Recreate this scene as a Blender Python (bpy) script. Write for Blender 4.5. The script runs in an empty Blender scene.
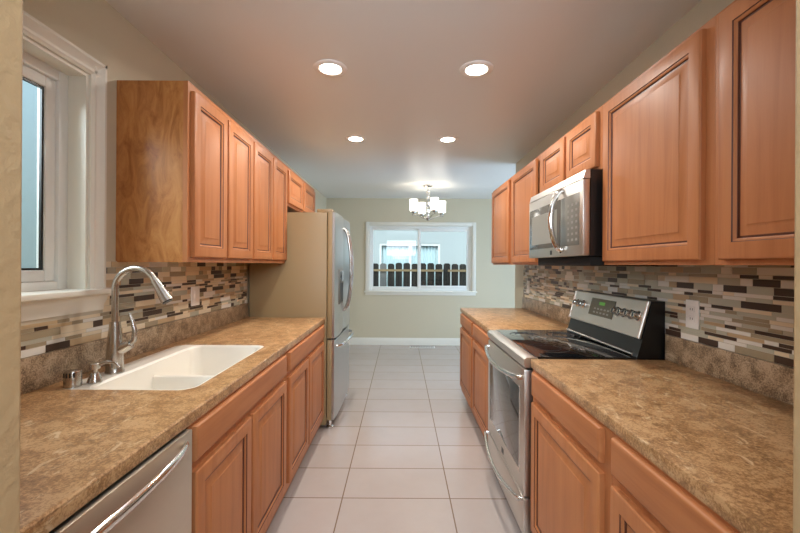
import bpy, bmesh, math, random
from mathutils import Vector, Matrix
C = bpy.context.scene.collection
SC = bpy.context.scene
PI = math.pi

# ------------------------------------------------------------------ camera
cam_data = bpy.data.cameras.new('camera')
cam = bpy.data.objects.new('camera', cam_data); C.objects.link(cam)
cam.location = (0, 0, 1.348)
cam.rotation_euler = (Matrix.Rotation(PI/2, 4, 'X') @ Matrix.Rotation(0.006, 4, 'Z')).to_euler()
cam_data.sensor_width = 36; cam_data.lens = 385/800*36
cam_data.shift_x = -1/800; cam_data.shift_y = -2/800
cam_data.clip_start = 0.05
SC.camera = cam

# ------------------------------------------------------------------ view, world, sun, area lights
SC.view_settings.view_transform = 'Standard'; SC.view_settings.look = 'None'
SC.view_settings.gamma = 1.0; SC.view_settings.use_curve_mapping = False
SC.view_settings.exposure = 0.26
SC.cycles.max_bounces = 10; SC.cycles.diffuse_bounces = 6; SC.cycles.glossy_bounces = 5
SC.cycles.transmission_bounces = 8; SC.cycles.sample_clamp_indirect = 6
SC.cycles.caustics_reflective = False; SC.cycles.caustics_refractive = False

world = bpy.data.worlds.new('daylight_sky'); SC.world = world
world.use_nodes = True
wn = world.node_tree.nodes; wl = world.node_tree.links; wn.clear()
w_out = wn.new('ShaderNodeOutputWorld'); w_bg = wn.new('ShaderNodeBackground')
w_bg.inputs['Color'].default_value = (0.72, 0.86, 1.0, 1); w_bg.inputs['Strength'].default_value = 2.2
wl.new(w_bg.outputs[0], w_out.inputs[0])

def light(name, kind, loc, rot, energy, color, **kw):
    d = bpy.data.lights.new(name, kind); d.energy = energy; d.color = color
    for k, v in kw.items(): setattr(d, k, v)
    o = bpy.data.objects.new(name, d); o.location = loc; o.rotation_euler = rot
    C.objects.link(o); return o
sun = light('sun', 'SUN', (0, 0, 8), Vector((0.12, 0.72, -0.68)).to_track_quat('-Z', 'Y').to_euler(), 1.3, (1, .95, .88), angle=0.01)
# added fill light behind the camera brightens ceiling and galley; the dining end has daylight through its glass door
light('added_fill_light', 'AREA', (0.0, -1.0, 1.95), Vector((0, .93, .36)).to_track_quat('-Z', 'Y').to_euler(), 76, (.76, .88, 1), shape='RECTANGLE', size=2.4, size_y=.6)
light('sink_window_skylight', 'AREA', (-2.1, 0.55, 2.25), Vector((0.8, 0.62, -0.5)).to_track_quat('-Z', 'Y').to_euler(), 45, (.82, .92, 1), shape='RECTANGLE', size=0.9, size_y=0.8)
light('daylight_dining_door', 'AREA', (3.6, 4.6, 1.35), (0, PI/2, 0), 84, (.42, .68, 1), shape='RECTANGLE', size=2.1, size_y=2.0)

# ------------------------------------------------------------------ material helpers
def srgb(r, g, b):
    f = lambda c: c/12.92 if c <= .04045 else ((c+.055)/1.055)**2.4
    return (f(r/255), f(g/255), f(b/255), 1)
def mat(name, color, rough=.5, metal=0, **kw):
    m = bpy.data.materials.new(name); m.use_nodes = True
    p = m.node_tree.nodes['Principled BSDF']
    p.inputs['Base Color'].default_value = color if len(color) == 4 else (*color, 1)
    p.inputs['Roughness'].default_value = rough; p.inputs['Metallic'].default_value = metal
    for k, v in kw.items(): p.inputs[k.replace('_', ' ')].default_value = v
    return m
def nd(m, t, **kw):
    n = m.node_tree.nodes.new(t)
    for k, v in kw.items():
        if k in n.inputs: n.inputs[k].default_value = v
        else: setattr(n, k, v)
    return n
def ln(m, a, b): m.node_tree.links.new(a, b)
def P(m): return m.node_tree.nodes['Principled BSDF']
def coords(m, scale=(1, 1, 1), kind='Object'):
    tc = nd(m, 'ShaderNodeTexCoord'); mp = nd(m, 'ShaderNodeMapping')
    mp.inputs['Scale'].default_value = scale
    ln(m, tc.outputs[kind], mp.inputs['Vector']); return mp.outputs[0]
def bump(m, height, strength, dist=.01):
    b = nd(m, 'ShaderNodeBump'); b.inputs['Strength'].default_value = strength; b.inputs['Distance'].default_value = dist
    ln(m, height, b.inputs['Height']); ln(m, b.outputs[0], P(m).inputs['Normal'])
def ramp(m, fac, stops):
    r = nd(m, 'ShaderNodeValToRGB'); e = r.color_ramp.elements
    while len(e) < len(stops): e.new(.5)
    for i, (p, c) in enumerate(stops): e[i].position = p; e[i].color = c
    ln(m, fac, r.inputs[0]); return r.outputs[0]

def painted(name, color, rough, bs, scale=120):
    m = mat(name, color, rough)
    n = nd(m, 'ShaderNodeTexNoise', Scale=scale, Detail=3.0); ln(m, coords(m), n.inputs['Vector'])
    bump(m, n.outputs['Fac'], bs, .004); return m
M = {}
M['wall'] = painted('cream_wall_paint', srgb(205, 195, 170), .55, .25)
M['jamb'] = painted('textured_jamb_paint', srgb(178, 148, 108), .6, .6, 60)
M['ceiling'] = painted('ceiling_paint', srgb(232, 232, 230), .38, .12, 90)
M['trim'] = mat('white_trim_paint', srgb(232, 228, 216), .35)
M['vinyl'] = mat('white_vinyl', srgb(238, 238, 234), .3)
M['white_plastic'] = mat('white_plastic', srgb(246, 244, 240), .35)
M['black'] = mat('black_plastic', (.006, .006, .006), .35)
M['dark'] = mat('dark_gap', (.01, .007, .005), .8)

def wood(name, axis, tint=1.0):
    m = mat(name, (.3, .1, .04), .46, Coat_Weight=.06, Coat_Roughness=.28, Specular_IOR_Level=.28)
    s = [26, 26, 26]; s[axis] = 1.6
    v = coords(m, s)
    oi = nd(m, 'ShaderNodeObjectInfo'); ad = nd(m, 'ShaderNodeVectorMath', operation='MULTIPLY_ADD')
    ad.inputs[1].default_value = (37, 53, 71)
    ln(m, oi.outputs['Random'], ad.inputs[0]); ln(m, v, ad.inputs[2])
    n = nd(m, 'ShaderNodeTexNoise', Scale=1.0, Detail=6.0, Roughness=.62, Distortion=.6); ln(m, ad.outputs[0], n.inputs['Vector'])
    n2 = nd(m, 'ShaderNodeTexNoise', Scale=4.5, Detail=2.0); ln(m, coords(m, (1.2, 1.2, 1.2)), n2.inputs['Vector'])
    mx = nd(m, 'ShaderNodeMath', operation='MULTIPLY_ADD'); mx.inputs[1].default_value = .35
    ln(m, n2.outputs['Fac'], mx.inputs[0]); ln(m, n.outputs['Fac'], mx.inputs[2])
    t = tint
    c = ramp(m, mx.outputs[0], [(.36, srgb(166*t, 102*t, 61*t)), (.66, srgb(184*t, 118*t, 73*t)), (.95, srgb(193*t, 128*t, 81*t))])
    ln(m, c, P(m).inputs['Base Color']); bump(m, n.outputs['Fac'], .02, .002)
    return m
M['wood'] = wood('stained_maple_upright_grain', 2)
M['wood_rail'] = wood('stained_maple_lengthwise_grain', 1)
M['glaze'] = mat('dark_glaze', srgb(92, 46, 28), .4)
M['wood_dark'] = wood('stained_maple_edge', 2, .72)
# figured veneer of the cabinet end panel
mv = M['veneer'] = mat('figured_end_veneer', (.2, .1, .05), .33, Coat_Weight=.08, Coat_Roughness=.25, Specular_IOR_Level=.3)
n = nd(mv, 'ShaderNodeTexNoise', Scale=1.0, Detail=7.0, Roughness=.65, Distortion=1.4); ln(mv, coords(mv, (16, 16, 5)), n.inputs['Vector'])
ln(mv, ramp(mv, n.outputs['Fac'], [(.3, srgb(144, 84, 44)), (.52, srgb(184, 122, 68)), (.75, srgb(202, 144, 86))]), P(mv).inputs['Base Color'])

def stone(name, a, b, c, pale):
    m = mat(name, (.2, .15, .1), .34)
    v = coords(m)
    n1 = nd(m, 'ShaderNodeTexNoise', Scale=17.0, Detail=9.0, Roughness=.72, Distortion=.4); ln(m, v, n1.inputs['Vector'])
    n2 = nd(m, 'ShaderNodeTexNoise', Scale=170.0, Detail=3.0, Roughness=.7); ln(m, v, n2.inputs['Vector'])
    mx = nd(m, 'ShaderNodeMath', operation='MULTIPLY_ADD'); mx.inputs[1].default_value = .85
    ln(m, n2.outputs['Fac'], mx.inputs[0]); ln(m, n1.outputs['Fac'], mx.inputs[2])
    base = ramp(m, mx.outputs[0], [(.76, a), (.93, b), (1.0, c)])
    # pale wisps
    n3 = nd(m, 'ShaderNodeTexNoise', Scale=1.0, Detail=9.0, Roughness=.72, Distortion=1.0); ln(m, coords(m, (26, 11, 26)), n3.inputs['Vector'])
    wisp = ramp(m, n3.outputs['Fac'], [(.57, (0, 0, 0, 1)), (.64, (.85, .85, .85, 1))])
    mix = nd(m, 'ShaderNodeMixRGB'); mix.inputs[2].default_value = pale
    ln(m, wisp, mix.inputs[0]); ln(m, base, mix.inputs[1]); ln(m, mix.outputs[0], P(m).inputs['Base Color'])
    return m
M['counter'] = stone('brown_flecked_solid_surface', srgb(140, 103, 67), srgb(178, 135, 90), srgb(200, 160, 115), srgb(222, 194, 154))
M['upstand'] = stone('shade_toned_upstand', srgb(104, 84, 64), srgb(154, 130, 102), srgb(186, 162, 134), srgb(204, 184, 158))  # counter stone again; weaker light on the upright strip put into its colour

def steel(name, color, rough, axis=1):
    m = mat(name, color, rough, 1.0)
    s = [260, 260, 260]; s[axis] = 3
    n = nd(m, 'ShaderNodeTexNoise', Scale=1.0, Detail=2.0); ln(m, coords(m, s), n.inputs['Vector'])
    bump(m, n.outputs['Fac'], .05, .001)
    r = nd(m, 'ShaderNodeMapRange'); r.inputs[3].default_value = rough*.85; r.inputs[4].default_value = rough*1.2
    ln(m, n.outputs['Fac'], r.inputs[0]); ln(m, r.outputs[0], P(m).inputs['Roughness'])
    return m
M['steel'] = steel('brushed_stainless', (.52, .48, .43), .34)
M['steel_warm'] = steel('dim_brushed_stainless', (.66, .58, .48), .36)
M['steel_light'] = steel('pale_brushed_stainless', (.68, .64, .59), .36)
M['steel_up'] = steel('brushed_stainless_upright', (.56, .55, .54), .30, 2)
M['nickel'] = mat('brushed_nickel', (.56, .53, .49), .26, 1.0)
M['chrome'] = mat('polished_steel', (.80, .79, .77), .12, 1.0)
M['fridge_paint'] = painted('taupe_fridge_paint', srgb(164, 141, 104), .42, .12, 300)
M['black_glass'] = mat('black_glass', (.008, .008, .009), .05, Coat_Weight=.5)
M['oven_glass'] = mat('tinted_oven_glass', (.05, .045, .04), .06, Coat_Weight=.6)
M['micro_glass'] = mat('grey_microwave_glass', (.11, .10, .085), .12)
M['grey_panel'] = mat('grey_control_panel', (.16, .145, .12), .3)
M['button'] = mat('pale_button', (.27, .25, .22), .4)
M['sink'] = mat('white_sink_composite', srgb(240, 234, 222), .28)
M['ring'] = mat('grey_burner_ring', (.09, .09, .09), .25)
M['display'] = mat('range_display', srgb(92, 84, 66), .25)
M['green'] = mat('green_display_light', (.05, .2, .02), .4)
P(M['green']).inputs['Emission Color'].default_value = (.25, .8, .1, 1); P(M['green']).inputs['Emission Strength'].default_value = .12

# floor tile: 24 x 12 inch grid, long side across the room
mf = M['floor'] = mat('beige_floor_tile', (.5, .4, .33), .22)
tc = nd(mf, 'ShaderNodeTexCoord'); mp = nd(mf, 'ShaderNodeMapping')
mp.inputs['Location'].default_value = (.330 + 6.2, -2.22 + 9.75, 0)
ln(mf, tc.outputs['Object'], mp.inputs['Vector'])
bk = nd(mf, 'ShaderNodeTexBrick', offset=0.0, squash=1.0)
bk.inputs['Scale'].default_value = 1.0; bk.inputs['Mortar Size'].default_value = .0035; bk.inputs['Mortar Smooth'].default_value = .1
bk.inputs['Brick Width'].default_value = .62; bk.inputs['Row Height'].default_value = .325; bk.inputs['Bias'].default_value = 0
bk.inputs['Color1'].default_value = srgb(184, 172, 166); bk.inputs['Color2'].default_value = srgb(178, 166, 159)
bk.inputs['Mortar'].default_value = srgb(128, 106, 88)
ln(mf, mp.outputs[0], bk.inputs['Vector'])
nf = nd(mf, 'ShaderNodeTexNoise', Scale=5.0, Detail=6.0, Roughness=.6); ln(mf, tc.outputs['Object'], nf.inputs['Vector'])
mm = nd(mf, 'ShaderNodeMixRGB', blend_type='MULTIPLY'); mm.inputs[0].default_value = 1
ln(mf, bk.outputs['Color'], mm.inputs[1]); ln(mf, ramp(mf, nf.outputs['Fac'], [(.3, (.955, .945, .935, 1)), (.7, (1, 1, 1, 1))]), mm.inputs[2])
ln(mf, mm.outputs[0], P(mf).inputs['Base Color'])
iv = nd(mf, 'ShaderNodeMath', operation='SUBTRACT'); iv.inputs[0].default_value = 1; ln(mf, bk.outputs['Fac'], iv.inputs[1])
bump(mf, iv.outputs[0], .35, .002)
rr = nd(mf, 'ShaderNodeMapRange'); rr.inputs[3].default_value = .20; rr.inputs[4].default_value = .25
ln(mf, nf.outputs['Fac'], rr.inputs[0]); ln(mf, rr.outputs[0], P(mf).inputs['Roughness'])

# mosaic tiles
TILE = [mat('cream_stone_tile', srgb(226, 210, 182), .4), mat('taupe_glass_tile', srgb(164, 150, 124), .2),
        mat('sage_grey_glass_tile', srgb(188, 186, 168), .2), mat('dark_brown_tile', srgb(74, 58, 48), .3, Specular_IOR_Level=.25),
        mat('tan_stone_tile', srgb(192, 166, 130), .4), mat('pale_grey_tile', srgb(230, 226, 218), .25)]
M['grout'] = mat('tile_grout', srgb(196, 186, 166), .7)

def glass(name, tint=(1, 1, 1), rough=0.0, fac=.12):
    m = bpy.data.materials.new(name); m.use_nodes = True; nt = m.node_tree; nt.nodes.clear()
    o = nt.nodes.new('ShaderNodeOutputMaterial'); t = nt.nodes.new('ShaderNodeBsdfTransparent'); g = nt.nodes.new('ShaderNodeBsdfGlossy')
    t.inputs[0].default_value = (*tint, 1); g.inputs['Roughness'].default_value = rough
    f = nt.nodes.new('ShaderNodeFresnel'); f.inputs[0].default_value = 1.45
    mx = nt.nodes.new('ShaderNodeMixShader')
    gm = nt.nodes.new('ShaderNodeNewGeometry'); sb = nt.nodes.new('ShaderNodeMath'); sb.operation = 'SUBTRACT'; sb.inputs[0].default_value = 1
    ml = nt.nodes.new('ShaderNodeMath'); ml.operation = 'MULTIPLY'     # only the outer face of the thin pane reflects
    nt.links.new(gm.outputs['Backfacing'], sb.inputs[1]); nt.links.new(f.outputs[0], ml.inputs[0]); nt.links.new(sb.outputs[0], ml.inputs[1])
    nt.links.new(ml.outputs[0], mx.inputs[0]); nt.links.new(t.outputs[0], mx.inputs[1]); nt.links.new(g.outputs[0], mx.inputs[2])
    nt.links.new(mx.outputs[0], o.inputs[0]); return m
M['glass'] = glass('window_glass', (.93, .97, .97))
M['crystal'] = mat('crystal_glass', (1, 1, 1), .03, Transmission_Weight=.85, IOR=1.5)
def emit(name, color, strength):
    m = mat(name, (.9, .88, .84), .4)
    P(m).inputs['Emission Color'].default_value = (*color, 1); P(m).inputs['Emission Strength'].default_value = strength
    return m
M['lamp_lens'] = emit('lit_lamp_lens', (1, .90, .74), 14)
M['shade'] = emit('lit_white_glass_shade', (1, .93, .82), 3.2)
M['stucco'] = painted('pale_stucco', srgb(170, 186, 190), .8, 1.0, 14)
M['house'] = painted('neighbour_cream_paint', srgb(184, 190, 188), .8, .3, 40)
mfn = M['fence'] = mat('weathered_fence_wood', (.03, .025, .022), .85)
n = nd(mfn, 'ShaderNodeTexNoise', Scale=1.0, Detail=5.0); ln(mfn, coords(mfn, (30, 30, 2.5)), n.inputs['Vector'])
ln(mfn, ramp(mfn, n.outputs['Fac'], [(.35, (.010, .009, .008, 1)), (.7, (.045, .038, .033, 1))]), P(mfn).inputs['Base Color'])
M['fence_grey'] = mat('pale_weathered_wood', srgb(120, 118, 116), .85)
M['rail'] = mat('fence_rail_wood', srgb(150, 128, 96), .8)
M['curtain'] = mat('white_sheer_curtain', srgb(222, 228, 230), .8)
M['dirt'] = painted('bare_ground', srgb(150, 140, 120), .9, .5, 30)

# ------------------------------------------------------------------ mesh helpers
class MB:
    def __init__(s): s.bm = bmesh.new(); s.mi = 0
    def _mark(s, fs):
        for f in fs: f.material_index = s.mi
    def quad(s, pts):
        f = s.bm.faces.new([s.bm.verts.new(p) for p in pts]); f.material_index = s.mi; return f
    def box(s, x0, x1, y0, y1, z0, z1, bev=0, seg=2):
        r = bmesh.ops.create_cube(s.bm, size=1)
        bmesh.ops.scale(s.bm, vec=(x1-x0, y1-y0, z1-z0), verts=r['verts'])
        bmesh.ops.translate(s.bm, vec=((x0+x1)/2, (y0+y1)/2, (z0+z1)/2), verts=r['verts'])
        fs = set(f for v in r['verts'] for f in v.link_faces); s._mark(fs)
        if bev:
            es = list(set(e for v in r['verts'] for e in v.link_edges))
            bmesh.ops.bevel(s.bm, geom=es, offset=bev, segments=seg, affect='EDGES', profile=.5, material=-1)
        return s
    def tube(s, pts, rad, seg=16, cap=True, sx=1.0, up=None):
        pts = [Vector(p) for p in pts]; n = len(pts)
        if not hasattr(rad, '__len__'): rad = [rad]*n
        rings = []; ref = Vector(up) if up else None
        for i, p in enumerate(pts):
            t = (pts[min(i+1, n-1)]-pts[max(i-1, 0)]).normalized()
            if ref is None: ref = Vector((0, 0, 1)) if abs(t.z) < .9 else Vector((1, 0, 0))
            a = ref - t*ref.dot(t); a.normalize(); b = t.cross(a); 
            if not up: ref = a
            rings.append([s.bm.verts.new(p + a*math.cos(k*2*PI/seg)*rad[i] + b*math.sin(k*2*PI/seg)*rad[i]*sx) for k in range(seg)])
        for i in range(n-1):
            for k in range(seg):
                s.bm.faces.new((rings[i][k], rings[i][(k+1) % seg], rings[i+1][(k+1) % seg], rings[i+1][k])).material_index = s.mi
        if cap:
            s.bm.faces.new(rings[0][::-1]).material_index = s.mi; s.bm.faces.new(rings[-1]).material_index = s.mi
        return s
    def lathe(s, prof, o=(0, 0, 0), axis=(0, 0, 1), seg=28):
        ax = Vector(axis).normalized(); o = Vector(o)
        a = ax.orthogonal().normalized(); b = ax.cross(a); rings = []
        for r, h in prof:
            if r < 1e-5: rings.append([s.bm.verts.new(o+ax*h)])
            else: rings.append([s.bm.verts.new(o+ax*h+(a*math.cos(k*2*PI/seg)+b*math.sin(k*2*PI/seg))*r) for k in range(seg)])
        for i in range(len(rings)-1):
            A, B = rings[i], rings[i+1]
            for k in range(seg):
                k2 = (k+1) % seg
                if len(A) == 1 and len(B) == 1: continue
                if len(A) == 1: vs = (A[0], B[k2], B[k])
                elif len(B) == 1: vs = (A[k], A[k2], B[0])
                else: vs = (A[k], A[k2], B[k2], B[k])
                s.bm.faces.new(vs).material_index = s.mi
        return s
    def sphere(s, c, r, u=16, v=10):
        q = bmesh.ops.create_uvsphere(s.bm, u_segments=u, v_segments=v, radius=r)
        bmesh.ops.translate(s.bm, vec=c, verts=q['verts']); s._mark(set(f for w in q['verts'] for f in w.link_faces)); return s
    def prism(s, poly, axis, a, b):
        # poly: 2-D outline in the other two axes (cyclic order), extruded from a to b along axis
        def pt(p, h):
            return {0: (h, p[0], p[1]), 1: (p[0], h, p[1]), 2: (p[0], p[1], h)}[axis]
        A = [s.bm.verts.new(pt(p, a)) for p in poly]; B = [s.bm.verts.new(pt(p, b)) for p in poly]; n = len(poly)
        s.bm.faces.new(A).material_index = s.mi; s.bm.faces.new(B[::-1]).material_index = s.mi
        for k in range(n): s.bm.faces.new((A[k], B[k], B[(k+1) % n], A[(k+1) % n])).material_index = s.mi
        return s
    def slab_hole(s, outer, holes, z0, z1):
        for z in (z0, z1):
            es = []
            for lp in [outer]+holes:
                vs = [s.bm.verts.new((x, y, z)) for x, y in lp]
                es += [s.bm.edges.new((vs[k], vs[(k+1) % len(vs)])) for k in range(len(vs))]
            r = bmesh.ops.triangle_fill(s.bm, use_beauty=True, use_dissolve=False, edges=es)
            s._mark([g for g in r['geom'] if isinstance(g, bmesh.types.BMFace)])
        for lp in [outer]+holes:
            for k in range(len(lp)):
                a, b = lp[k], lp[(k+1) % len(lp)]
                s.quad([(a[0], a[1], z0), (b[0], b[1], z0), (b[0], b[1], z1), (a[0], a[1], z1)])
        bmesh.ops.remove_doubles(s.bm, verts=s.bm.verts, dist=1e-5)
        return s
    def build(s, name, mats, parent=None, smooth=True, fixn=True, **props):
        if not isinstance(mats, (list, tuple)): mats = [mats]
        if fixn: bmesh.ops.recalc_face_normals(s.bm, faces=s.bm.faces)
        if parent is not None:
            o = Vector((0, 0, 0)); q = parent
            while q is not None: o += Vector(q.location); q = q.parent
            bmesh.ops.translate(s.bm, vec=-o, verts=s.bm.verts)
        me = bpy.data.meshes.new(name); s.bm.to_mesh(me); s.bm.free()
        for m in mats: me.materials.append(m)
        if smooth:
            for p in me.polygons: p.use_smooth = True
            me.set_sharp_from_angle(angle=math.radians(35))
        ob = bpy.data.objects.new(name, me); C.objects.link(ob)
        if parent is not None: ob.parent = parent
        for k, v in props.items(): ob[k] = v
        return ob
def thing(name, label, cat, loc, group=None):
    o = bpy.data.objects.new(name, None); C.objects.link(o); o.location = loc; o.empty_display_size = .1
    o['label'] = label; o['category'] = cat
    if group: o['group'] = group
    return o
def struct(name, mb, m, parent=None, **kw):
    o = mb.build(name, m, parent, **kw)
    if parent is None: o['kind'] = 'structure'
    return o
def box(*a, **k): return MB().box(*a, **k)
def rrect(x0, x1, y0, y1, r, n=6):
    pts = []
    for cx, cy, a0 in ((x1-r, y1-r, 0), (x0+r, y1-r, PI/2), (x0+r, y0+r, PI), (x1-r, y0+r, 3*PI/2)):
        for k in range(n+1):
            a = a0+k*PI/2/n; pts.append((cx+r*math.cos(a), cy+r*math.sin(a)))
    return pts

def rails(w, fixed, a0, a1, z0, z1, wl, wr, wb, wt, ax, bev=.004):
    # four non-overlapping frame members; ax 1: frame lies in a y-z plane, ax 0: in an x-z plane; fixed = (lo, hi) across it
    def bx(p0, p1, q0, q1):
        if ax == 1: w.box(fixed[0], fixed[1], p0, p1, q0, q1, bev)
        else: w.box(p0, p1, fixed[0], fixed[1], q0, q1, bev)
    e = .0004
    bx(a0, a0+wl, z0, z1); bx(a1-wr, a1, z0, z1); bx(a0+wl+e, a1-wr-e, z0, z0+wb); bx(a0+wl+e, a1-wr-e, z1-wt, z1)
    return w
# ------------------------------------------------------------------ setting
WL, WR, H, D = -1.255, 1.245, 2.455, 6.45
DX = 3.0          # dining area reaches further right
struct('floor', box(-2.6, DX, -3, D, -.05, 0), M['floor'], smooth=False)
struct('ceiling', box(WL-.14, DX+.14, .48, D+.14, H, H+.2).box(-2.6, DX+.14, -3, .48, H, H+.2), M['ceiling'], smooth=False)
wy0, wy1, wz0, wz1 = .74, 1.54, 1.225, 2.10          # window over the sink
w = MB()
w.box(WL-.14, WL, .36, wy0, 0, H); w.box(WL-.14, WL, wy1, D+.14, 0, H)
w.box(WL-.14, WL, wy0, wy1, 0, wz0); w.box(WL-.14, WL, wy0, wy1, wz1, H)
struct('wall_left', w, M['wall'], smooth=False)
struct('wall_right', box(WR, WR+.12, .36, 4.2, 0, H), M['wall'], smooth=False)
bx0, bx1, bz0, bz1 = -.535, 1.195, .90, 2.0
w = MB()
w.box(WL, bx0, D, D+.14, 0, H); w.box(bx1, DX, D, D+.14, 0, H)
w.box(bx0, bx1, D, D+.14, 0, bz0); w.box(bx0, bx1, D, D+.14, bz1, H)
struct('wall_back', w, M['wall'], smooth=False)
w = MB()
w.box(DX, DX+.14, 3.0, 3.7, 0, H); w.box(DX, DX+.14, 5.5, D+.14, 0, H); w.box(DX, DX+.14, 3.7, 5.5, 2.08, H)
w.box(WR+.12, DX, 3.0, 3.1, 0, H)
struct('wall_dining', w, M['wall'], smooth=False)
JL, JR = -.471, .488
w = MB()
w.box(-2.6, JL, .36, .48, 0, H, .004); w.box(JR, DX, .36, .48, 0, H, .004)
struct('wall_front', w, M['jamb'], smooth=False)
w = MB()
w.box(-2.6, DX, -3.1, -3, 0, H); w.box(-2.7, -2.6, -3.1, .48, 0, H); w.box(DX, DX+.1, -3.1, .48, 0, H)
struct('wall_rear', w, M['wall'], smooth=False)
w = MB(); prof = [(D, 0), (D-.015, 0), (D-.015, .085), (D-.010, .10), (D-.006, .118), (D, .12)]
w.prism(prof, 0, WL, DX)
struct('baseboard_back', w, M['trim'])
w = MB(); w.prism([(WL, 0), (WL+.015, 0), (WL+.015, .085), (WL+.006, .118), (WL, .12)], 1, 4.1, D-.016)
struct('baseboard_left', w, M['trim'])
w = MB(); w.prism([(WR, 0), (WR-.015, 0), (WR-.015, .085), (WR-.006, .118), (WR, .12)], 1, 3.93, 4.2)
struct('baseboard_right', w, M['trim'])

# window over the sink
w1 = struct('window_1', rails(MB(), (WL-.13, WL-.07), wy0+.001, wy1-.001, wz0+.001, wz1-.001, .05, .05, .05, .05, 1), M['vinyl'])
struct('window_sash', rails(MB(), (WL-.118, WL-.082), wy0+.0515, wy1-.0515, wz0+.0515, wz1-.0515, .042, .042, .042, .042, 1, .005), M['vinyl'], w1)
struct('glass_pane', box(WL-.104, WL-.100, wy0+.094, wy1-.094, wz0+.094, wz1-.094), M['glass'], w1)
struct('glazing_seal', rails(MB(), (WL-.099, WL-.090), wy0+.094, wy1-.094, wz0+.094, wz1-.094, .008, .008, .008, .008, 1, 0), M['black'], w1)
w = rails(MB(), (WL-.0695, WL+.002), wy0+.0005, wy1-.0005, wz0+.018, wz1-.0005, .012, .012, .0005, .012, 1, 0)
struct('jamb_liner', w, M['trim'], w1)
w = MB(); cw = .065
def casing(w, s0, s1, inner, outer, ax):
    # stepped casing profile between inner and outer line, running s0..s1 along the given axis
    d = outer-inner
    pr = [(0, 0), (.012, 0), (.014, .1), (.018, .18), (.018, .34), (.012, .40), (.014, .5), (.020, .72), (.026, .84), (.026, 1), (0, 1)]
    poly = [(WL+p, inner+d*q) for p, q in pr]
    if ax == 2: w.prism(poly, 2, s0, s1)
    else: w.prism([(x, z) for x, z in poly], 1, s0, s1)
casing(w, wz0, wz1+cw, wy1, wy1+cw, 2); casing(w, wz0, wz1+cw, wy0, wy0-cw, 2); casing(w, wy0-cw, wy1+cw, wz1, wz1+cw, 1)
struct('window_casing', w, M['trim'], w1)
w = MB().box(WL-.075, WL+.055, wy0-.09, wy1+.092, wz0-.004, wz0+.018, .006)
struct('window_stool', w, M['trim'], w1)
w = MB(); w.prism([(WL, wz0-.072), (WL+.012, wz0-.072), (WL+.014, wz0-.05), (WL+.026, wz0-.03), (WL+.030, wz0-.012), (WL+.04, wz0-.004), (WL, wz0-.004)], 1, wy0-.07, wy1+.07)
struct('window_apron', w, M['trim'], w1)

# dining window on the back wall: horizontal slider
w2 = struct('window_2', rails(MB(), (D+.04, D+.10), bx0+.001, bx1-.001, bz0+.001, bz1-.001, .042, .042, .042, .042, 0), M['vinyl'])
mid = .305
struct('sliding_sash', rails(MB(), (D+.044, D+.068), mid-.02, bx1-.0435, bz0+.0435, bz1-.0435, .05, .045, .05, .05, 0), M['vinyl'], w2)
struct('fixed_sash', rails(MB(), (D+.072, D+.096), bx0+.0435, mid+.02, bz0+.0435, bz1-.0435, .022, .045, .03, .03, 0), M['vinyl'], w2)
struct('glass_pane', box(mid+.03, bx1-.0885, D+.055, D+.059, bz0+.0935, bz1-.0935), M['glass'], w2)
struct('glass_pane', box(bx0+.0655, mid-.025, D+.082, D+.086, bz0+.0735, bz1-.0735), M['glass'], w2)
w = rails(MB(), (D-.002, D+.0395), bx0+.0005, bx1-.0005, bz0+.004, bz1-.0005, .008, .008, .0005, .008, 0, 0)
struct('jamb_liner', w, M['trim'], w2)
w = MB(); c = .058
w.box(bx0-c, bx0, D-.02, D, bz0, bz1+c, .005); w.box(bx1, bx1+c, D-.02, D, bz0, bz1+c, .005); w.box(bx0, bx1, D-.02, D, bz1, bz1+c, .005)
struct('window_casing', w, M['trim'], w2)
struct('window_stool', box(bx0-c-.02, bx1+c+.02, D-.045, D+.04, bz0-.02, bz0+.004, .005), M['trim'], w2)
struct('window_apron', box(bx0-c, bx1+c, D-.018, D, bz0-.065, bz0-.02, .004), M['trim'], w2)

# ------------------------------------------------------------------ outside
gr = struct('ground', box(-9, 12, D+.14, 22, -.3, -.25), M['dirt'], smooth=False)
struct('ground_side_yard', box(-9, WL-.14, -4, D+.14, -.3, -.25), M['dirt'], smooth=False)
sw = MB().box(-3.0, -2.75, -2, 4.2, -.25, 3.0).build('stucco_wall', M['stucco'], smooth=False)
sw['label'] = 'pale blue grey stucco wall seen through the window over the sink'; sw['category'] = 'wall'
ft = thing('picket_fence', 'dark weathered dog-eared board fence outside the dining window', 'fence', (0.4, 8.25, -.25))
FY = 8.25
rnd = random.Random(4)
xs = -1.30; k = 0
while xs < 2.4:
    wd = .142+rnd.uniform(-.006, .006); zt = 1.375+rnd.uniform(-.012, .012); e = .03
    b = MB(); b.prism([(xs, -.25), (xs+wd, -.25), (xs+wd, zt-e), (xs+wd-e, zt), (xs+e, zt), (xs, zt-e)], 1, FY, FY+.018)
    p = b.build('picket', M['fence_grey'] if k == 5 else M['fence'], ft, smooth=False)
    if k == 5: p['label'] = 'pale grey weathered picket'
    xs += wd+.028; k += 1
MB().box(-1.6, 2.6, FY-.04, FY-.001, 1.20, 1.245).build('rail', M['rail'], ft, smooth=False)
MB().box(-1.6, 2.6, FY-.04, FY-.001, .2, .245).build('rail', M['rail'], ft, smooth=False)
for x in (-1.5, .9): MB().box(x, x+.09, FY-.13, FY-.041, -.25, 1.26).build('fence_post', M['fence'], ft, smooth=False)
HY = 11.0
hx0, hx1, hz0, hz1 = -.62, 1.12, .55, 1.95
ht = thing('neighbour_house', 'pale cream neighbouring house with curtained window behind the fence', 'house', (0.5, HY, -.25))
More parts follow.
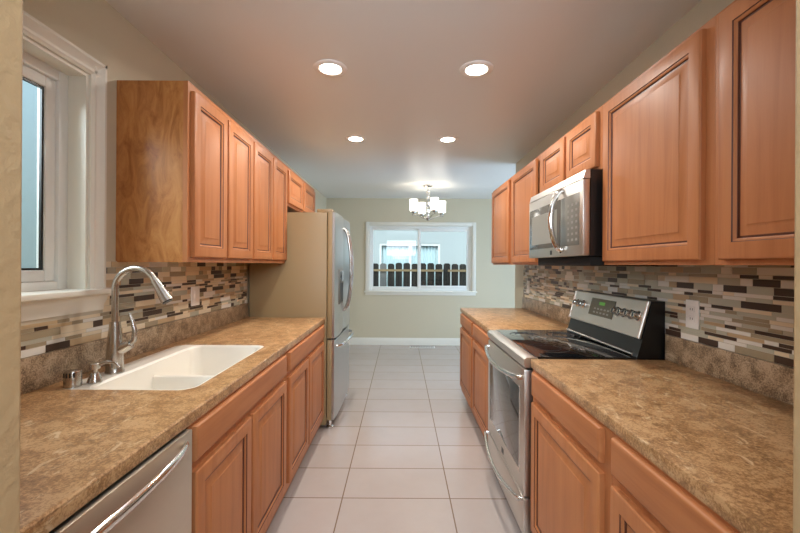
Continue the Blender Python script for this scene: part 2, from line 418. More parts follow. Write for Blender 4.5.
b = MB(); b.box(-7, hx0, HY, HY+.25, -.25, 3.1); b.box(hx1, 8, HY, HY+.25, -.25, 3.1); b.box(hx0, hx1, HY, HY+.25, -.25, hz0); b.box(hx0, hx1, HY, HY+.25, hz1, 3.1)
b.build('house_wall', M['house'], ht, smooth=False)
b = rails(MB(), (HY+.02, HY+.08), hx0, hx1, hz0, hz1, .06, .06, .06, .06, 0, 0); b.box(.22, .30, HY+.02, HY+.08, hz0+.0605, hz1-.0605)
fr = b.build('window_frame', M['vinyl'], ht, smooth=False)
MB().box(hx0+.05, hx1-.05, HY+.045, HY+.05, hz0+.05, hz1-.05).build('window_pane', M['glass'], fr, smooth=False)
b = MB(); n = 160; prev = None
for k in range(n+1):
    x = hx0+.05+(hx1-hx0-.1)*k/n; y = HY+.13+.022*math.sin(k*2*PI/9)
    cur = (x, y)
    if prev: b.quad([(prev[0], prev[1], hz0), (x, y, hz0), (x, y, hz1), (prev[0], prev[1], hz1)])
    prev = cur
bmesh.ops.remove_doubles(b.bm, verts=b.bm.verts, dist=1e-5)
cu = b.build('curtain', M['curtain'], ht); sm = cu.modifiers.new('thick', 'SOLIDIFY'); sm.thickness = .004
MB().box(hx0-.1, hx1+.1, HY+.2, HY+.24, hz0-.1, hz1+.1).build('dark_interior', M['dark'], ht, smooth=False)
b = MB(); b.prism([(HY-.5, 3.02), (HY+.3, 3.1), (HY+4, 4.3), (HY+4, 4.1)], 0, -7.3, 8.3)
b.build('roof', M['fence_grey'], ht, smooth=False)

# ------------------------------------------------------------------ cabinet doors
def framed(name, parent, s, xf, y0, y1, z0, z1, flat=False, horiz=False):
    """raised-panel door or slab drawer front; s=-1: left run (faces +x), s=+1: right run (faces -x); xf = |x| of the front face"""
    def pt(d, y, z): return (s*(xf+d), y, z)         # d = depth behind the front face
    def rings(mb, lv, fill, mats):
        R = []
        for ins, d in lv:
            R.append([mb.bm.verts.new(pt(d, *q)) for q in ((y0+ins, z0+ins), (y1-ins, z0+ins), (y1-ins, z1-ins), (y0+ins, z1-ins))])
        for i in range(len(R)-1):
            for k in range(4):
                f = mb.bm.faces.new((R[i][k], R[i][(k+1) % 4], R[i+1][(k+1) % 4], R[i+1][k])); f.material_index = mats[i]
        if fill: mb.bm.faces.new(R[-1]).material_index = mats[-1]
        return R
    W = M['wood_rail'] if horiz else M['wood']
    T = .02
    mb = MB()
    if flat:
        R = rings(mb, [(0, T), (0, .007), (.002, .003), (.006, .0005), (.010, 0)], True, [0, 0, 0, 0, 0])
        mb.bm.faces.new(R[0][::-1])
        return mb.build(name, [M['wood_rail']], parent)
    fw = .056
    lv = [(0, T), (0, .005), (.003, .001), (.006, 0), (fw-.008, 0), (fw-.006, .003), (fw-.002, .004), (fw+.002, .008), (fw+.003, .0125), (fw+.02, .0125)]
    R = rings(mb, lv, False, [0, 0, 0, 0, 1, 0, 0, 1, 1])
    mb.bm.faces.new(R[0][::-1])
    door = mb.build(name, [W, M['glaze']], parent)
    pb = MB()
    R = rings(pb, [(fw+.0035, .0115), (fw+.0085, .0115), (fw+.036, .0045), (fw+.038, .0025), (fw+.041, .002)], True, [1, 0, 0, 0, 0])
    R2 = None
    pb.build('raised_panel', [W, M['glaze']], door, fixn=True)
    return door

def recalc_dir(): pass
def base_cabinet(label, s, y0, y1, xfront, drawers, doors, group, wall=None):
    t = thing('base_cabinet', label, 'cabinet', (s*(xfront+.3), (y0+y1)/2, 0), group)
    back = 1.23
    xf = xfront+.02                                  # face frame front
    g = .0008
    b = MB()
    e = .018
    def bx(a0, a1, *r): b.box(min(s*a0, s*a1), max(s*a0, s*a1), *r)
    bx(xf+.02, back, y0+g, y0+e, .10, .874); bx(xf+.02, back, y1-e, y1-g, .10, .874)
    bx(xf+.02, back, y0+e, y1-e, .10, .118); bx(back-.012, back, y0+e, y1-e, .118, .874)
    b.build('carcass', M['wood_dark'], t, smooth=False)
    b = MB()
    st = .045
    bx(xf, xf+.02, y0+g, y0+st, .10, .874); bx(xf, xf+.02, y1-st, y1-g, .10, .874)
    bx(xf, xf+.02, y0+st, y1-st, .846, .874); bx(xf, xf+.02, y0+st, y1-st, .728, .776); bx(xf, xf+.02, y0+st, y1-st, .10, .165)
    if len(doors) > 1:
        m_ = (doors[0][1]+doors[1][0])/2; bx(xf, xf+.02, m_-.03, m_+.03, .165, .728)
    b.build('face_frame', M['wood'], t, smooth=False)
    b = MB(); bx(xf+.055, xf+.07, y0+g, y1-g, 0, .10); bx(xf+.07, back, y0+.02, y0+.04, 0, .10); bx(xf+.07, back, y1-.04, y1-.02, 0, .10)
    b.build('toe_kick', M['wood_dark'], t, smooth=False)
    for a, c in drawers: framed('drawer_front', t, s, xfront, a, c, .760, .864, flat=True)
    for a, c in doors: framed('door', t, s, xfront, a, c, .150, .728)
    return t

def wall_cabinet(label, s, y0, y1, xfront, z0, z1, doors, dz, group, end=None):
    t = thing('wall_cabinet', label, 'cabinet', (s*1.1, (y0+y1)/2, z0), group)
    xf = xfront+.02; back = abs(WL)-.001 if s < 0 else WR-.001; g = .0008
    b = MB()
    def bx(a0, a1, *r, **k): b.box(min(s*a0, s*a1), max(s*a0, s*a1), *r, **k)
    e = .016
    bx(xf+.02, back, y0+g, y0+e, z0, z1, bev=.001); bx(xf+.02, back, y1-e, y1-g, z0, z1)
    bx(xf+.02, back, y0+e, y1-e, z0+.014, z0+.03); bx(xf+.02, back, y0+e, y1-e, z1-.016, z1); bx(back-.01, back, y0+e, y1-e, z0+.03, z1-.016)
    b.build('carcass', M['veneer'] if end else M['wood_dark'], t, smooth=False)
    b = MB(); st = .05
    bx(xf, xf+.02, y0+g, y0+st, z0, z1); bx(xf, xf+.02, y1-st, y1-g, z0, z1)
    bx(xf, xf+.02, y0+st, y1-st, z0, z0+.035); bx(xf, xf+.02, y0+st, y1-st, z1-.04, z1)
    if len(doors) > 1:
        m_ = (doors[0][1]+doors[1][0])/2; bx(xf, xf+.02, m_-.03, m_+.03, z0+.035, z1-.04)
    b.build('face_frame', M['wood'], t, smooth=False)
    for a, c in doors: framed('door', t, s, xfront, a, c, dz[0], dz[1])
    return t

LG, RG = 'base cabinets of the sink run', 'base cabinets of the range run'
base_cabinet('reddish wooden base cabinet with two doors under the white sink', -1, 1.124, 2.065, .600, [(1.140, 2.04)], [(1.140, 1.562), (1.584, 2.04)], LG)
base_cabinet('reddish wooden base cabinet with two doors beside the refrigerator', -1, 2.065, 3.11, .600, [(2.10, 3.045)], [(2.10, 2.53), (2.555, 3.045)], LG)
base_cabinet('orange-brown wooden base cabinet right beside the near side of the range', 1, 1.110, 1.775, .592, [(1.148, 1.745)], [(1.148, 1.745)], RG)
base_cabinet('orange-brown wooden base cabinet closest to the camera on the range side', 1, .482, 1.110, .592, [(.50, 1.085)], [(.50, 1.085)], RG)
base_cabinet('wooden base cabinet touching the far side of the range', 1, 2.572, 3.185, .592, [(2.60, 3.165)], [(2.60, 3.165)], RG)
base_cabinet('narrow-looking wooden base cabinet at the far end of the range run, by the dining area', 1, 3.185, 3.86, .592, [(3.23, 3.835)], [(3.23, 3.835)], RG)
ZB, ZT = 1.352, 2.115
LU, RU = 'wall cabinets above the sink run', 'wall cabinets above the range run'
wall_cabinet('two-door wall cabinet with broad figured side panel next to the sink window', -1, 1.690, 2.405, .920, ZB, 2.150, [(1.714, 2.04), (2.058, 2.395)], (1.376, 2.115), LU, end=True)
wall_cabinet('two-door full-height wall cabinet just before the refrigerator', -1, 2.405, 3.122, .920, ZB, 2.150, [(2.418, 2.765), (2.785, 3.11)], (1.376, 2.115), LU)
wall_cabinet('short two-door wall cabinet above the refrigerator', -1, 3.122, 4.16, .920, 1.83, 2.150, [(3.16, 3.62), (3.655, 4.12)], (1.85, 2.115), LU)
wall_cabinet('large orange-brown wall cabinet right of the microwave', 1, 1.160, 1.790, .925, ZB, ZT-.01, [(1.196, 1.774)], (1.368, 2.086), RU)
wall_cabinet('orange-brown wall cabinet nearest the camera, cut by the photo edge', 1, .482, 1.160, .925, ZB, ZT-.01, [(.50, 1.128)], (1.368, 2.086), RU)
wall_cabinet('short two-door wall cabinet above the microwave', 1, 1.790, 2.585, .925, 1.805, ZT-.01, [(1.84, 2.170), (2.205, 2.565)], (1.822, 2.086), RU)
wall_cabinet('single-door wall cabinet touching the far side of the microwave', 1, 2.585, 3.275, .925, ZB, ZT-.01, [(2.66, 3.235)], (1.368, 2.086), RU)
wall_cabinet('single-door wall cabinet at the far end of the range run', 1, 3.275, 3.97, .925, ZB, ZT-.01, [(3.325, 3.945)], (1.368, 2.086), RU)

# ------------------------------------------------------------------ countertops
CT, CB = .914, .876
t = thing('countertop', 'long brown flecked countertop around the white sink', 'countertop', (-.93, 1.8, CB))
SX0, SX1, SY0, SY1 = -1.185, -.712, 1.315, 2.055
hole = rrect(SX0, SX1, SY0, SY1, .055)
b = MB().slab_hole([(WL+.001, .482), (-.616, .482), (-.616, 3.118), (WL+.001, 3.118)], [hole], CB, CT)
b.tube([(-.6165, .482, CT-.006), (-.6165, 3.118, CT-.006)], .006, 10)
b.build('slab', M['counter'], t, smooth=False)
box(-.6162, -.6115, .482, 3.118, CB, CT-.004, bev=.002).build('front_edge', M['counter'], t)
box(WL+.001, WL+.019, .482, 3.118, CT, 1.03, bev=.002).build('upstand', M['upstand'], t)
for y0, y1, lab, end in ((.482, 1.785, 'brown flecked countertop between the range and the camera on the range side', 0), (2.565, 3.90, 'short countertop beyond the range at the dining end', 1)):
    t = thing('countertop', lab, 'countertop', (.92, (y0+y1)/2, CB), 'countertops beside the range')
    box(.603, WR-.001, y0, y1, CB, CT, bev=.004).build('slab', M['counter'], t)
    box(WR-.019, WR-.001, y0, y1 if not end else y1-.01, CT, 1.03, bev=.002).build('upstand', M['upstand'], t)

# ------------------------------------------------------------------ mosaic backsplashes
def mosaic(label, xw, s, y0, y1, z0, z1, skip, seed, mixw):
    t = thing('mosaic_backsplash', label, 'backsplash', (xw, (y0+y1)/2, z0))
    rnd = random.Random(seed)
    b = MB(); tiles = MB()
    def bx(mb, d0, d1, *r): mb.box(min(xw+s*d0, xw+s*d1), max(xw+s*d0, xw+s*d1), *r)
    z = z0; g = .0018; row = 0
    while z < z1-.006:
        hh = rnd.choice((.014, .0265, .0265, .0265, .014))
        zz = min(z+hh, z1)
        y = y0-rnd.uniform(0, .12)
        last = -1
        while y < y1:
            L = rnd.choice((.05, .075, .10, .10, .15, .15))
            a, c = max(y, y0)+g/2, min(y+L, y1)-g/2
            while True:
                mi = rnd.choices(range(6), mixw)[0]
                if mi != last: break
            last = mi
            if c-a > .006:
                for (sa, sb, sz) in skip:
                    if zz > sz and a < sb and c > sa:
                        if a < sa-.006: c = sa
                        else: a = sb
                if c-a > .006:
                    tiles.mi = mi
                    xa = xw+s*.008
                    tiles.quad([(xa, a, z+g/2), (xa, c, z+g/2), (xa, c, zz-g/2), (xa, a, zz-g/2)])
                    for q in ([(a, z+g/2), (c, z+g/2)], [(c, z+g/2), (c, zz-g/2)], [(c, zz-g/2), (a, zz-g/2)], [(a, zz-g/2), (a, z+g/2)]):
                        tiles.quad([(xa, *q[0]), (xa, *q[1]), (xa-s*.003, *q[1]), (xa-s*.003, *q[0])])
            y += L
        z = zz
    if skip:
        sa, sb, sz = skip[0]
        bx(b, .001, .0068, y0, sb, z0, sz); bx(b, .001, .0068, sb, y1, z0, z1)
    else: bx(b, .001, .0068, y0, y1, z0, z1)
    b.build('grout', M['grout'], t, smooth=False)
    tiles.build('mosaic_tiles', TILE, t, smooth=False, fixn=False)
mosaic('brown and cream mosaic tile strip behind the sink and under the window', WL, 1, .482, 3.12, 1.0305, 1.356, [(.40, 1.612, 1.155)], 11, (27, 20, 10, 20, 15, 8))  # same tiles as opposite; warmer light put into a creamier mix
mosaic('grey, taupe and white mosaic tile strip behind the range', WR, -1, .482, 3.89, 1.0305, 1.354, [], 23, (13, 17, 25, 15, 7, 23))  # cooler light on this side put into a paler, greyer tile mix

# ------------------------------------------------------------------ sink, faucet and fittings
t = thing('sink', 'white double-bowl undermount sink set in the brown countertop', 'sink', ((SX0+SX1)/2, (SY0+SY1)/2, .70))
b = MB()
def loop(x0, x1, y0, y1, r, z): return [(x, y, z) for x, y in rrect(x0, x1, y0, y1, r)]
bx_ = SX0+.088
lv = [loop(SX0+.0005, SX1-.0005, SY0+.0005, SY1-.0005, .0545, CT-.022), loop(SX0+.0005, SX1-.0005, SY0+.0005, SY1-.0005, .0545, CT-.003),
      loop(SX0+.002, SX1-.002, SY0+.002, SY1-.002, .053, CT-.001), loop(SX0+.008, SX1-.008, SY0+.008, SY1-.008, .05, CT-.001),
      loop(bx_, SX1-.010, SY0+.012, SY1-.012, .05, CT-.002), loop(bx_+.008, SX1-.016, SY0+.018, SY1-.018, .048, CT-.010), loop(bx_+.014, SX1-.024, SY0+.026, SY1-.026, .045, .74), loop(bx_+.035, SX1-.045, SY0+.047, SY1-.047, .04, .722)]
R = [[b.bm.verts.new(p) for p in l] for l in lv]
for i in range(len(R)-1):
    n = len(R[i])
    for k in range(n): b.bm.faces.new((R[i][k], R[i][(k+1) % n], R[i+1][(k+1) % n], R[i+1][k]))
b.bm.faces.new(R[-1])
b.build('basin', M['sink'], t)
dv = [(1.672, .722), (1.730, .722), (1.716, .745), (1.710, .84), (1.705, .851), (1.695, .853), (1.687, .849), (1.684, .84), (1.682, .745)]
b = MB(); b.prism([(y, z) for y, z in dv], 0, bx_+.012, SX1-.022); b.build('bowl_divider', M['sink'], t)
for y in (1.51, 1.88): MB().lathe([(0, .0), (.02, .0), (.04, .003), (.045, .001), (.045, -.004)], (-.90, y, .7235)).build('drain', M['nickel'], t)

DZ = CT-.001
t = thing('faucet', 'tall brushed nickel gooseneck kitchen faucet at the back of the sink', 'faucet', (-1.135, 1.53, DZ))
fx, fy = -1.135, 1.53
MB().lathe([(0, 0), (.033, 0), (.033, .006), (.030, .012), (.0300, .04), (.029, .08), (.0245, .14), (.018, .20), (.0, .20)], (fx, fy, DZ)).build('body', M['nickel'], t)
pts = [(fx, fy, DZ+.18), (fx, fy, 1.20), (fx, fy, 1.245)]
cr = .082
for k in range(1, 13):
    a = PI-k*PI*.86/12
    pts.append((fx+cr+cr*math.cos(a), fy+.0*k, 1.245+cr*math.sin(a)))
MB().tube(pts, .0125, 18).build('spout', M['nickel'], t)
p1 = Vector(pts[-1]); d = (p1-Vector(pts[-2])).normalized()
hd = MB().lathe([(0, -.004), (.014, -.004), (.0155, .02), (.018, .05), (.0225, .09), (.0235, .098), (.0, .098)], p1, d).build('spray_head', M['nickel'], t)
MB().lathe([(0, .0975), (.019, .0975), (.019, .101), (0, .101)], p1, d).build('nozzle', M['black'], hd)
MB().tube([(fx+.005, fy+.0, DZ+.085), (fx+.035, fy+.008, DZ+.10), (fx+.056, fy+.012, DZ+.112)], [.022, .021, .018], 18).build('valve_hub', M['nickel'], t)
MB().tube([(fx+.048, fy+.010, DZ+.105), (fx+.066, fy+.013, DZ+.125), (fx+.070, fy+.014, DZ+.16), (fx+.060, fy+.014, DZ+.20), (fx+.048, fy+.013, DZ+.232)], [.010, .0105, .009, .0075, .005], 14).build('lever', M['nickel'], t)
t = thing('soap_dispenser', 'small brushed nickel soap dispenser with curved spout beside the faucet', 'soap dispenser', (-1.115, 1.405, DZ))
MB().lathe([(0, 0), (.024, 0), (.024, .004), (.018, .018), (.015, .03), (.013, .034), (0, .034)], (-1.115, 1.405, DZ)).build('collar', M['nickel'], t)
MB().lathe([(0, .034), (.008, .034), (.008, .046), (.017, .048), (.018, .066), (.015, .070), (0, .070)], (-1.115, 1.405, DZ)).build('pump_head', M['nickel'], t)
MB().tube([(-1.105, 1.407, DZ+.062), (-1.075, 1.412, DZ+.072), (-1.05, 1.416, DZ+.068), (-1.035, 1.419, DZ+.052)], [.007, .0065, .006, .005], 12).build('spout', M['nickel'], t)
t = thing('air_gap', 'short brushed nickel slotted air gap cap left of the soap dispenser', 'air gap', (-1.150, 1.352, DZ))
MB().lathe([(0, 0), (.026, 0), (.0255, .05), (.023, .056), (0, .057)], (-1.150, 1.352, DZ)).build('cap', M['nickel'], t)
for k in range(4):
    a = -PI*.75+k*.42+.35
    x, y = -1.150+.0248*math.cos(a), 1.352+.0248*math.sin(a)
    MB().box(x-.0022, x+.0022, y-.0022, y+.0022, DZ+.036, DZ+.052).build('slot', M['black'], t, smooth=False)

# ------------------------------------------------------------------ dishwasher
t = thing('dishwasher', 'stainless dishwasher with long curved bar handle under the countertop', 'dishwasher', (-.9, .795, 0))
dy0, dy1 = .485, 1.122
box(-1.2, -.640, dy0+.004, dy1-.004, .10, .870).build('tub', M['black'], t, smooth=False)
box(-.640, -.602, dy0+.003, dy1-.003, .115, .868, bev=.005).build('door', M['steel_warm'], t)
box(-.70, -.66, dy0+.01, dy1-.01, 0, .10).build('toe_panel', M['black'], t, smooth=False)
def arc_bar(p0, p1, out, sag, r, m, name, parent, n=20, sx=1.0, sagv=(0, 0, -1), posts=True, up=None):
    p0, p1, o, sv = Vector(p0), Vector(p1), Vector(out), Vector(sagv)
    pts = []
    for k in range(n+1):
        q = k/n; s_ = 1-(2*q-1)**2
        pts.append(p0.lerp(p1, q)+o*(.35+.65*s_)+sv*sag*s_)
    pts = [p0]+pts+[p1] if posts else pts
    return MB().tube(pts, r, 14, sx=sx, up=up).build(name, m, parent)
pts = []
for k in range(31):
    q = k/30; s_ = 1-(2*q-1)**2; pts.append((-.606+.044*s_**.6, .52+.57*q, .842))
MB().tube(pts, [.0125*(.62+.38*(1-(2*k/30-1)**4)) for k in range(31)], 14, sx=.7, up=(0, 0, 1)).build('handle', M['chrome'], t)

# ------------------------------------------------------------------ refrigerator
t = thing('refrigerator', 'stainless french-door refrigerator with taupe side at the end of the sink run', 'refrigerator', (-.9, 3.59, 0))
fy0, fy1 = 3.135, 4.05
box(-1.235, -.605, fy0, fy1, .035, 1.768, bev=.004).build('cabinet', M['fridge_paint'], t)
seam = .735
def door_parts(name, y0, y1, z0, z1):
    o = box(-.598, -.560, y0, y1, z0, z1, bev=.003).build(name, M['fridge_paint'], t)
    # curved stainless skin
    b = MB(); n = 10; poly = [(-.5595, y0+.001)]
    for k in range(n+1):
        q = k/n; poly.append((-.536+.010*(1-(2*q-1)**2)-(.006 if k in (0, n) else 0), y0+.001+(y1-y0-.002)*q))
    poly.append((-.5595, y1-.001))
    b.prism(poly, 2, z0+.001, z1-.001); b.build('steel_skin', M['steel_up'], o)
    return o
fm = (fy0+fy1)/2
d1 = door_parts('door', fy0+.002, fm-.003, seam+.006, 1.772)
d2 = door_parts('door', fm+.003, fy1-.002, seam+.006, 1.772)
d3 = door_parts('freezer_drawer', fy0+.002, fy1-.002, .075, seam-.004)
def vbar(y, parent):
    pts = []
    for k in range(25):
        q = k/24; s_ = 1-(2*q-1)**2
        pts.append((-.530+.010+.058*s_**.6, y, 0.93+.74*q))
    pts = [(-.535, y, .93)]+pts+[(-.535, y, 1.67)]
    MB().tube(pts, .0135, 12).build('handle', M['nickel'], parent)
vbar(fm-.05, d1); vbar(fm+.05, d2)
pts = [(-.535, fy0+.09, .665)]
for k in range(25):
    q = k/24; s_ = 1-(2*q-1)**2; pts.append((-.525+.068*s_**.6, fy0+.09+(fy1-fy0-.18)*q, .665+.02*s_))
pts.append((-.535, fy1-.09, .665))
MB().tube(pts, .014, 12).build('handle', M['chrome'], d3)
box(-.600, -.528, fy0-.004, fy0+.045, .7325, .7395, bev=.001).build('hinge', M['black'], t)
# water and ice dispenser in the near door
b = MB(); yc = fy0+.235
b.box(-.536, -.519, yc-.105, yc+.105, 1.005, 1.30, .006)
dp = b.build('dispenser', M['grey_panel'], d1)
box(-.520, -.5175, yc-.085, yc+.085, 1.02, 1.185).build('dispenser_recess', M['black'], dp, smooth=False)
box(-.520, -.5165, yc-.088, yc+.088, 1.20, 1.285, bev=.001).build('dispenser_panel', M['black_glass'], dp)
for y in (fy0+.06, fy1-.06): box(-.69, -.565, y-.05, y+.05, 1.7685, 1.797, bev=.006).build('hinge_cover', M['fridge_paint'], t)
box(-.63, -.61, fy0+.02, fy1-.02, .03, .10).build('toe_grille', M['black'], t, smooth=False)
for y in (fy0+.045, fy1-.045):
    MB().lathe([(0, 0), (.030, 0), (.030, .014), (.014, .022), (.014, .075), (0, .075)], (-.580, y, 0)).build('levelling_foot', M['chrome'], t)
for y in (fy0+.06, fy1-.06): MB().lathe([(0, -.02), (.02, -.02), (.02, .02), (0, .02)], (-1.15, y, .02), (0, 1, 0)).build('caster', M['black'], t)

# ------------------------------------------------------------------ range
ry0, ry1 = 1.797, 2.553
t = thing('range', 'stainless freestanding electric range with black glass cooktop and curved oven handles', 'stove', (.92, 2.175, 0))
box(.625, 1.20, ry0, ry1, .045, .895).build('body', M['black'], t, smooth=False)
for x in (.68, 1.15):
    for y in (ry0+.05, ry1-.05): MB().lathe([(0, 0), (.02, 0), (.02, .01), (.01, .015), (.01, .046), (0, .046)], (x, y, 0)).build('foot', M['black'], t)
b = MB(); b.prism([(.583, .868), (.575, .890), (.577, .908), (.590, .917), (.640, .917), (.640, .868)], 1, ry0, ry1)
b.build('front_trim', M['steel_light'], t)
ck = box(.632, 1.12, ry0+.001, ry1-.001, .896, .921, bev=.003).build('cooktop', M['black_glass'], t)
for (x, y, r) in ((.76, 1.99, .105), (.76, 2.37, .085), (1.0, 1.98, .08), (1.0, 2.37, .10)):
    b = MB()
    for r0 in (r, r*.62):
        b.lathe([(r0-.0018, .0), (r0-.0018, .0006), (r0+.0018, .0006), (r0+.0018, 0)], (x, y, .9208), seg=48)
    b.build('burner_ring', M['ring'], ck)
# oven door
od = box(.580, .624, ry0+.006, ry1-.006, .262, .858, bev=.006).build('oven_door', M['steel_light'], t)
box(.5785, .5805, ry0+.075, ry1-.075, .36, .755, bev=.0008).build('oven_window', M['oven_glass'], od)
box(.5775, .5805, ry0+.062, ry0+.074, .348, .768).build('window_trim', M['chrome'], od, smooth=False)
box(.5775, .5805, ry1-.074, ry1-.062, .348, .768).build('window_trim', M['chrome'], od, smooth=False)
box(.5788, .5805, fm*0+2.155, 2.195, .285, .315).build('badge', M['black'], od, smooth=False)
arc_bar((.580, ry0+.03, .815), (.580, ry1-.03, .815), (-.055, 0, 0), .022, .0125, M['chrome'], 'handle', od, sx=.8)
dw = box(.580, .624, ry0+.006, ry1-.006, .075, .252, bev=.006).build('drawer', M['steel_light'], t)
arc_bar((.580, ry0+.02, .247), (.580, ry1-.02, .247), (-.052, 0, 0), .03, .011, M['chrome'], 'handle', dw, sx=.8)
box(.640, .66, ry0+.01, ry1-.01, .03, .075).build('kick_panel', M['black'], t, smooth=False)
# backguard: black rear shell, slanted steel control panel, curved black glass below
bg = MB().prism([(1.10, .905), (1.125, .990), (1.175, 1.182), (1.234, 1.182), (1.234, .905)], 1, ry0, ry1).build('backguard', M['black'], t, smooth=False)
def on_panel(q, d):       # q: 0 bottom .. 1 top along the slanted panel, d: distance out of it
    x, z = 1.127+.046*q, 1.005+.172*q; L = math.hypot(.046, .172)
    return x-d*.172/L, z+d*.046/L
a0, a1, a2, a3 = on_panel(0, .012), on_panel(1, .012), on_panel(1.03, .0), on_panel(-.02, .0005)
pn = MB().prism([a3, a0, a1, a2], 1, ry0+.012, ry1-.004)
pn = pn.build('control_panel', M['steel_light'], bg)
MB().tube([(*on_panel(0, .008)[:1], ry0+.012, on_panel(0, .008)[1]), (on_panel(1, .008)[0], ry0+.012, on_panel(1, .008)[1])], .009, 12).build('end_trim', M['steel_light'], bg)
MB().tube([(on_panel(0, .008)[0], ry1-.004, on_panel(0, .008)[1]), (on_panel(1, .008)[0], ry1-.004, on_panel(1, .008)[1])], .009, 12).build('end_trim', M['steel_light'], bg)
MB().tube([(1.098, ry0+.02, .93), (1.098, ry1-.02, .93)], .008, 12).build('lower_trim', M['chrome'], bg)
b = MB()
q0, q1 = .30, .86
b.prism([on_panel(q0, .0122), on_panel(q1, .0122), on_panel(q1, .0145), on_panel(q0, .0145)], 1, 2.06, 2.315)
ds = b.build('display', M['display'], bg, smooth=False)
b = MB(); b.prism([on_panel(.66, .0146), on_panel(.76, .0146), on_panel(.76, .0152), on_panel(.66, .0152)], 1, 2.16, 2.22)
b.build('clock_light', M['green'], ds, smooth=False)
for k in range(5):
    for q in (.38, .5):
        b = MB(); b.prism([on_panel(q, .0146), on_panel(q+.05, .0146), on_panel(q+.05, .0152), on_panel(q, .0152)], 1, 2.10+k*.036, 2.12+k*.036)
        b.build('touch_key', M['button'], ds, smooth=False)
nrm = Vector((-.172, 0, .046)).normalized()
for y in (1.845, 1.905, 1.965, 2.025, 2.40, 2.475):
    x, z = on_panel(.58, .012)
    kn = MB().lathe([(0, 0), (.024, 0), (.024, .006), (.019, .009), (.017, .030), (.014, .033), (0, .033)], (x, y, z), nrm, 24).build('knob', M['chrome'], bg)
    c_ = Vector((x, y, z))+nrm*.0335
    up = Vector((.046, 0, .172)).normalized()
    MB().tube([c_-up*.012, c_+up*.012], .0035, 8).build('knob_grip', M['black'], kn)

# ------------------------------------------------------------------ microwave
t = thing('microwave', 'stainless over-the-range microwave with curved vertical handle', 'microwave', (1.04, 2.165, 1.36))
my0, my1, mz0, mz1 = 1.802, 2.56, 1.395, 1.800
box(.885, WR-.002, my0, my1, mz0, mz1).build('case', M['black'], t, smooth=False)
b = MB(); b.box(.850, .884, my0, my1, mz0, 1.757, .005)
fr = b.build('door', M['steel_light'], t)
MB().prism([(.884, 1.7575), (.852, 1.760), (.862, 1.798), (.884, 1.800)], 1, my0, my1).build('top_vent', M['steel_light'], t, smooth=False)
box(.8485, .8505, 2.055, my1-.02, 1.448, 1.700, bev=.0008).build('door_window', M['micro_glass'], fr)
box(.8485, .8505, my0+.035, 2.05, 1.448, 1.700, bev=.0008).build('control_panel', M['grey_panel'], fr)
wi = box(.8478, .8487, 2.10, my1-.06, 1.475, 1.655).build('window_mesh', mat('pale_window_screen', (.26, .25, .22), .25), fr, smooth=False)
for i in range(7):
    for j in range(3): box(.8475, .8487, 1.855+j*.045, 1.875+j*.045, 1.47+i*.029, 1.482+i*.029).build('key', M['button'], fr, smooth=False)
pts = [(.850, 2.025, 1.435)]
for k in range(25):
    q = k/24; s_ = 1-(2*q-1)**2; pts.append((.838-.052*s_**.7, 2.025+.0*s_, 1.425+.315*q))
pts.append((.850, 2.025, 1.735))
MB().tube(pts, .0145, 14).build('handle', M['chrome'], fr)
box(.8485, .8502, 2.17, 2.195, 1.408, 1.432).build('badge', M['black'], fr, smooth=False)
box(.90, 1.225, my0+.03, my1-.03, 1.347, 1.3947, bev=.003).build('underside_vent', M['dark'], t)

# ------------------------------------------------------------------ outlets
def outlet(label, x, s, y, z, hw, hh, kind, m=None):
    t = thing('wall_outlet' if kind == 'outlet' else 'light_switch', label, 'outlet' if kind == 'outlet' else 'switch', (x, y, z))
    def bx(d0, d1, *r, bev=0): return box(min(x+s*d0, x+s*d1), max(x+s*d0, x+s*d1), *r, bev=bev)
    bx(.0002, .0062, y-hw, y+hw, z-hh, z+hh, bev=.002).build('cover_plate', M['white_plastic'], t)
    if kind == 'outlet':
        for dz in (-.02, .02):
            r = bx(.0063, .0082, y-.016, y+.016, z+dz-.014, z+dz+.014, bev=.0008).build('receptacle', M['white_plastic'], t)
            for dy in (-.006, .006): bx(.0083, .0086, y+dy-.0012, y+dy+.0012, z+dz-.003, z+dz+.006).build('slot', M['black'], r, smooth=False)
    else:
        bx(.0063, .0085, y-.017, y+.017, z-.033, z+.033, bev=.001).build('rocker', M['white_plastic'], t)
    return t
outlet('cream cover plate on the brown mosaic to the right of the faucet', WL+.008, 1, 2.33, 1.150, .046, .058, 'switch')
outlet('white duplex outlet on the grey mosaic right of the range', WR-.008, -1, 1.628, 1.145, .036, .060, 'outlet')
outlet('small pale outlet at the far end of the grey mosaic beyond the range', WR-.008, -1, 3.73, 1.14, .035, .058, 'outlet')

# ------------------------------------------------------------------ ceiling lights
for (x, y, lab) in ((-.405, 2.175, 'round recessed ceiling light, near one above the sink side'), (.42, 2.175, 'round recessed ceiling light, near one above the range side'),
                    (-.405, 3.39, 'round recessed ceiling light, far one on the refrigerator side'), (.405, 3.39, 'round recessed ceiling light, far one on the range side')):
    t = thing('recessed_light', lab, 'ceiling light', (x, y, H), 'recessed ceiling lights')
    MB().lathe([(.060, -.004), (.064, -.008), (.088, -.007), (.094, -.003), (.095, -.0003), (.060, -.0003)], (x, y, H), seg=36).build('trim_ring', M['white_plastic'], t)
    MB().lathe([(0, -.009), (.040, -.0085), (.060, -.0045), (.0605, -.0005), (0, -.0005)], (x, y, H), seg=36).build('lens', M['lamp_lens'], t)
    l = light('downlight_beam', 'AREA', (x, y, H-.012), (0, 0, 0), 9.0, (1, .95, .88), shape='DISK', size=.11, spread=math.radians(160))

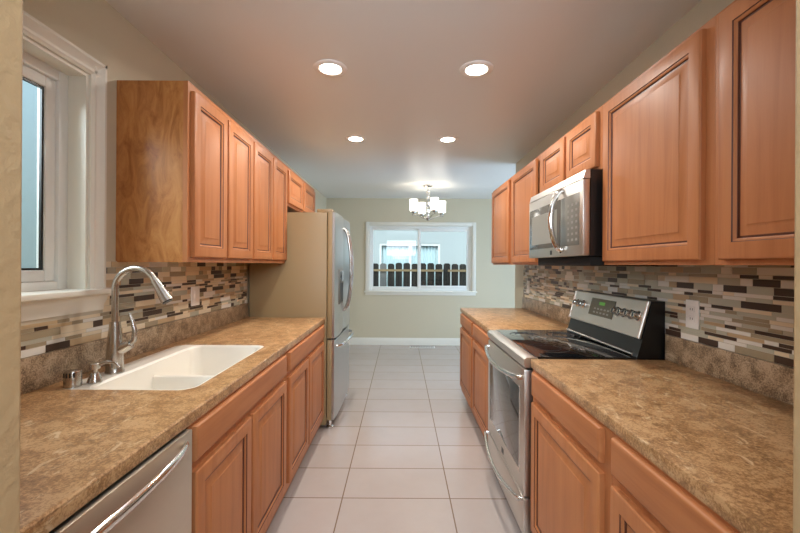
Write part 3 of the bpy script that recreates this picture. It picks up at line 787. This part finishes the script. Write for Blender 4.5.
# ------------------------------------------------------------------ chandelier
cx_, cy_ = .372, 5.38
t = thing('chandelier', 'chandelier with white glass shades and crystal ball stem over the dining area', 'chandelier', (cx_, cy_, H))
MB().lathe([(0, 0), (.065, 0), (.065, -.012), (.05, -.022), (.012, -.03), (0, -.03)], (cx_, cy_, H-.0005)).build('canopy', M['nickel'], t)
MB().tube([(cx_, cy_, H-.03), (cx_, cy_, 1.99)], .006, 10).build('stem', M['nickel'], t)
for z, r in ((2.35, .030), (2.28, .024), (2.19, .040), (2.10, .034), (2.045, .022)):
    MB().sphere((cx_, cy_, z), r, 20, 14).build('crystal_ball', M['crystal'], t)
MB().lathe([(0, 1.955), (.018, 1.965), (.028, 1.985), (.028, 2.005), (.012, 2.02), (0, 2.02)], (cx_, cy_, 0)).build('hub', M['nickel'], t)
for k in range(4):
    a = math.radians(20+90*k); dx, dy = math.cos(a), math.sin(a)
    R_ = .215
    P_ = lambda r, z: (cx_+dx*r, cy_+dy*r, z)
    am = MB().tube([P_(.02, 1.985), P_(.06, 1.99), P_(.11, 2.015), P_(.17, 2.035), P_(R_, 2.035), P_(R_+.022, 2.032)], .0065, 10).build('arm', M['nickel'], t)
    MB().lathe([(0, 2.03), (.012, 2.03), (.012, 2.055), (.03, 2.062), (.034, 2.075), (.034, 2.085), (0, 2.085)], P_(R_, 0)).build('cup', M['nickel'], am)
    MB().lathe([(.020, 2.086), (.048, 2.086), (.053, 2.092), (.056, 2.245), (.053, 2.245), (.050, 2.096), (.020, 2.092)], P_(R_, 0), seg=24).build('shade', M['shade'], am)
    MB().lathe([(0, 2.086), (.012, 2.09), (.026, 2.15), (.02, 2.18), (0, 2.19)], P_(R_, 0), seg=14).build('bulb', M['lamp_lens'], am)

# ------------------------------------------------------------------ floor register
t = thing('floor_register', 'white slotted floor vent in front of the back wall baseboard', 'floor vent', (.38, 6.27, 0))
box(.15, .56, 6.22, 6.32, .0005, .006, bev=.002).build('frame', M['white_plastic'], t)
for k in range(14): box(.17+k*.027, .187+k*.027, 6.235, 6.305, .0062, .0068).build('slot', M['dark'], t, smooth=False)
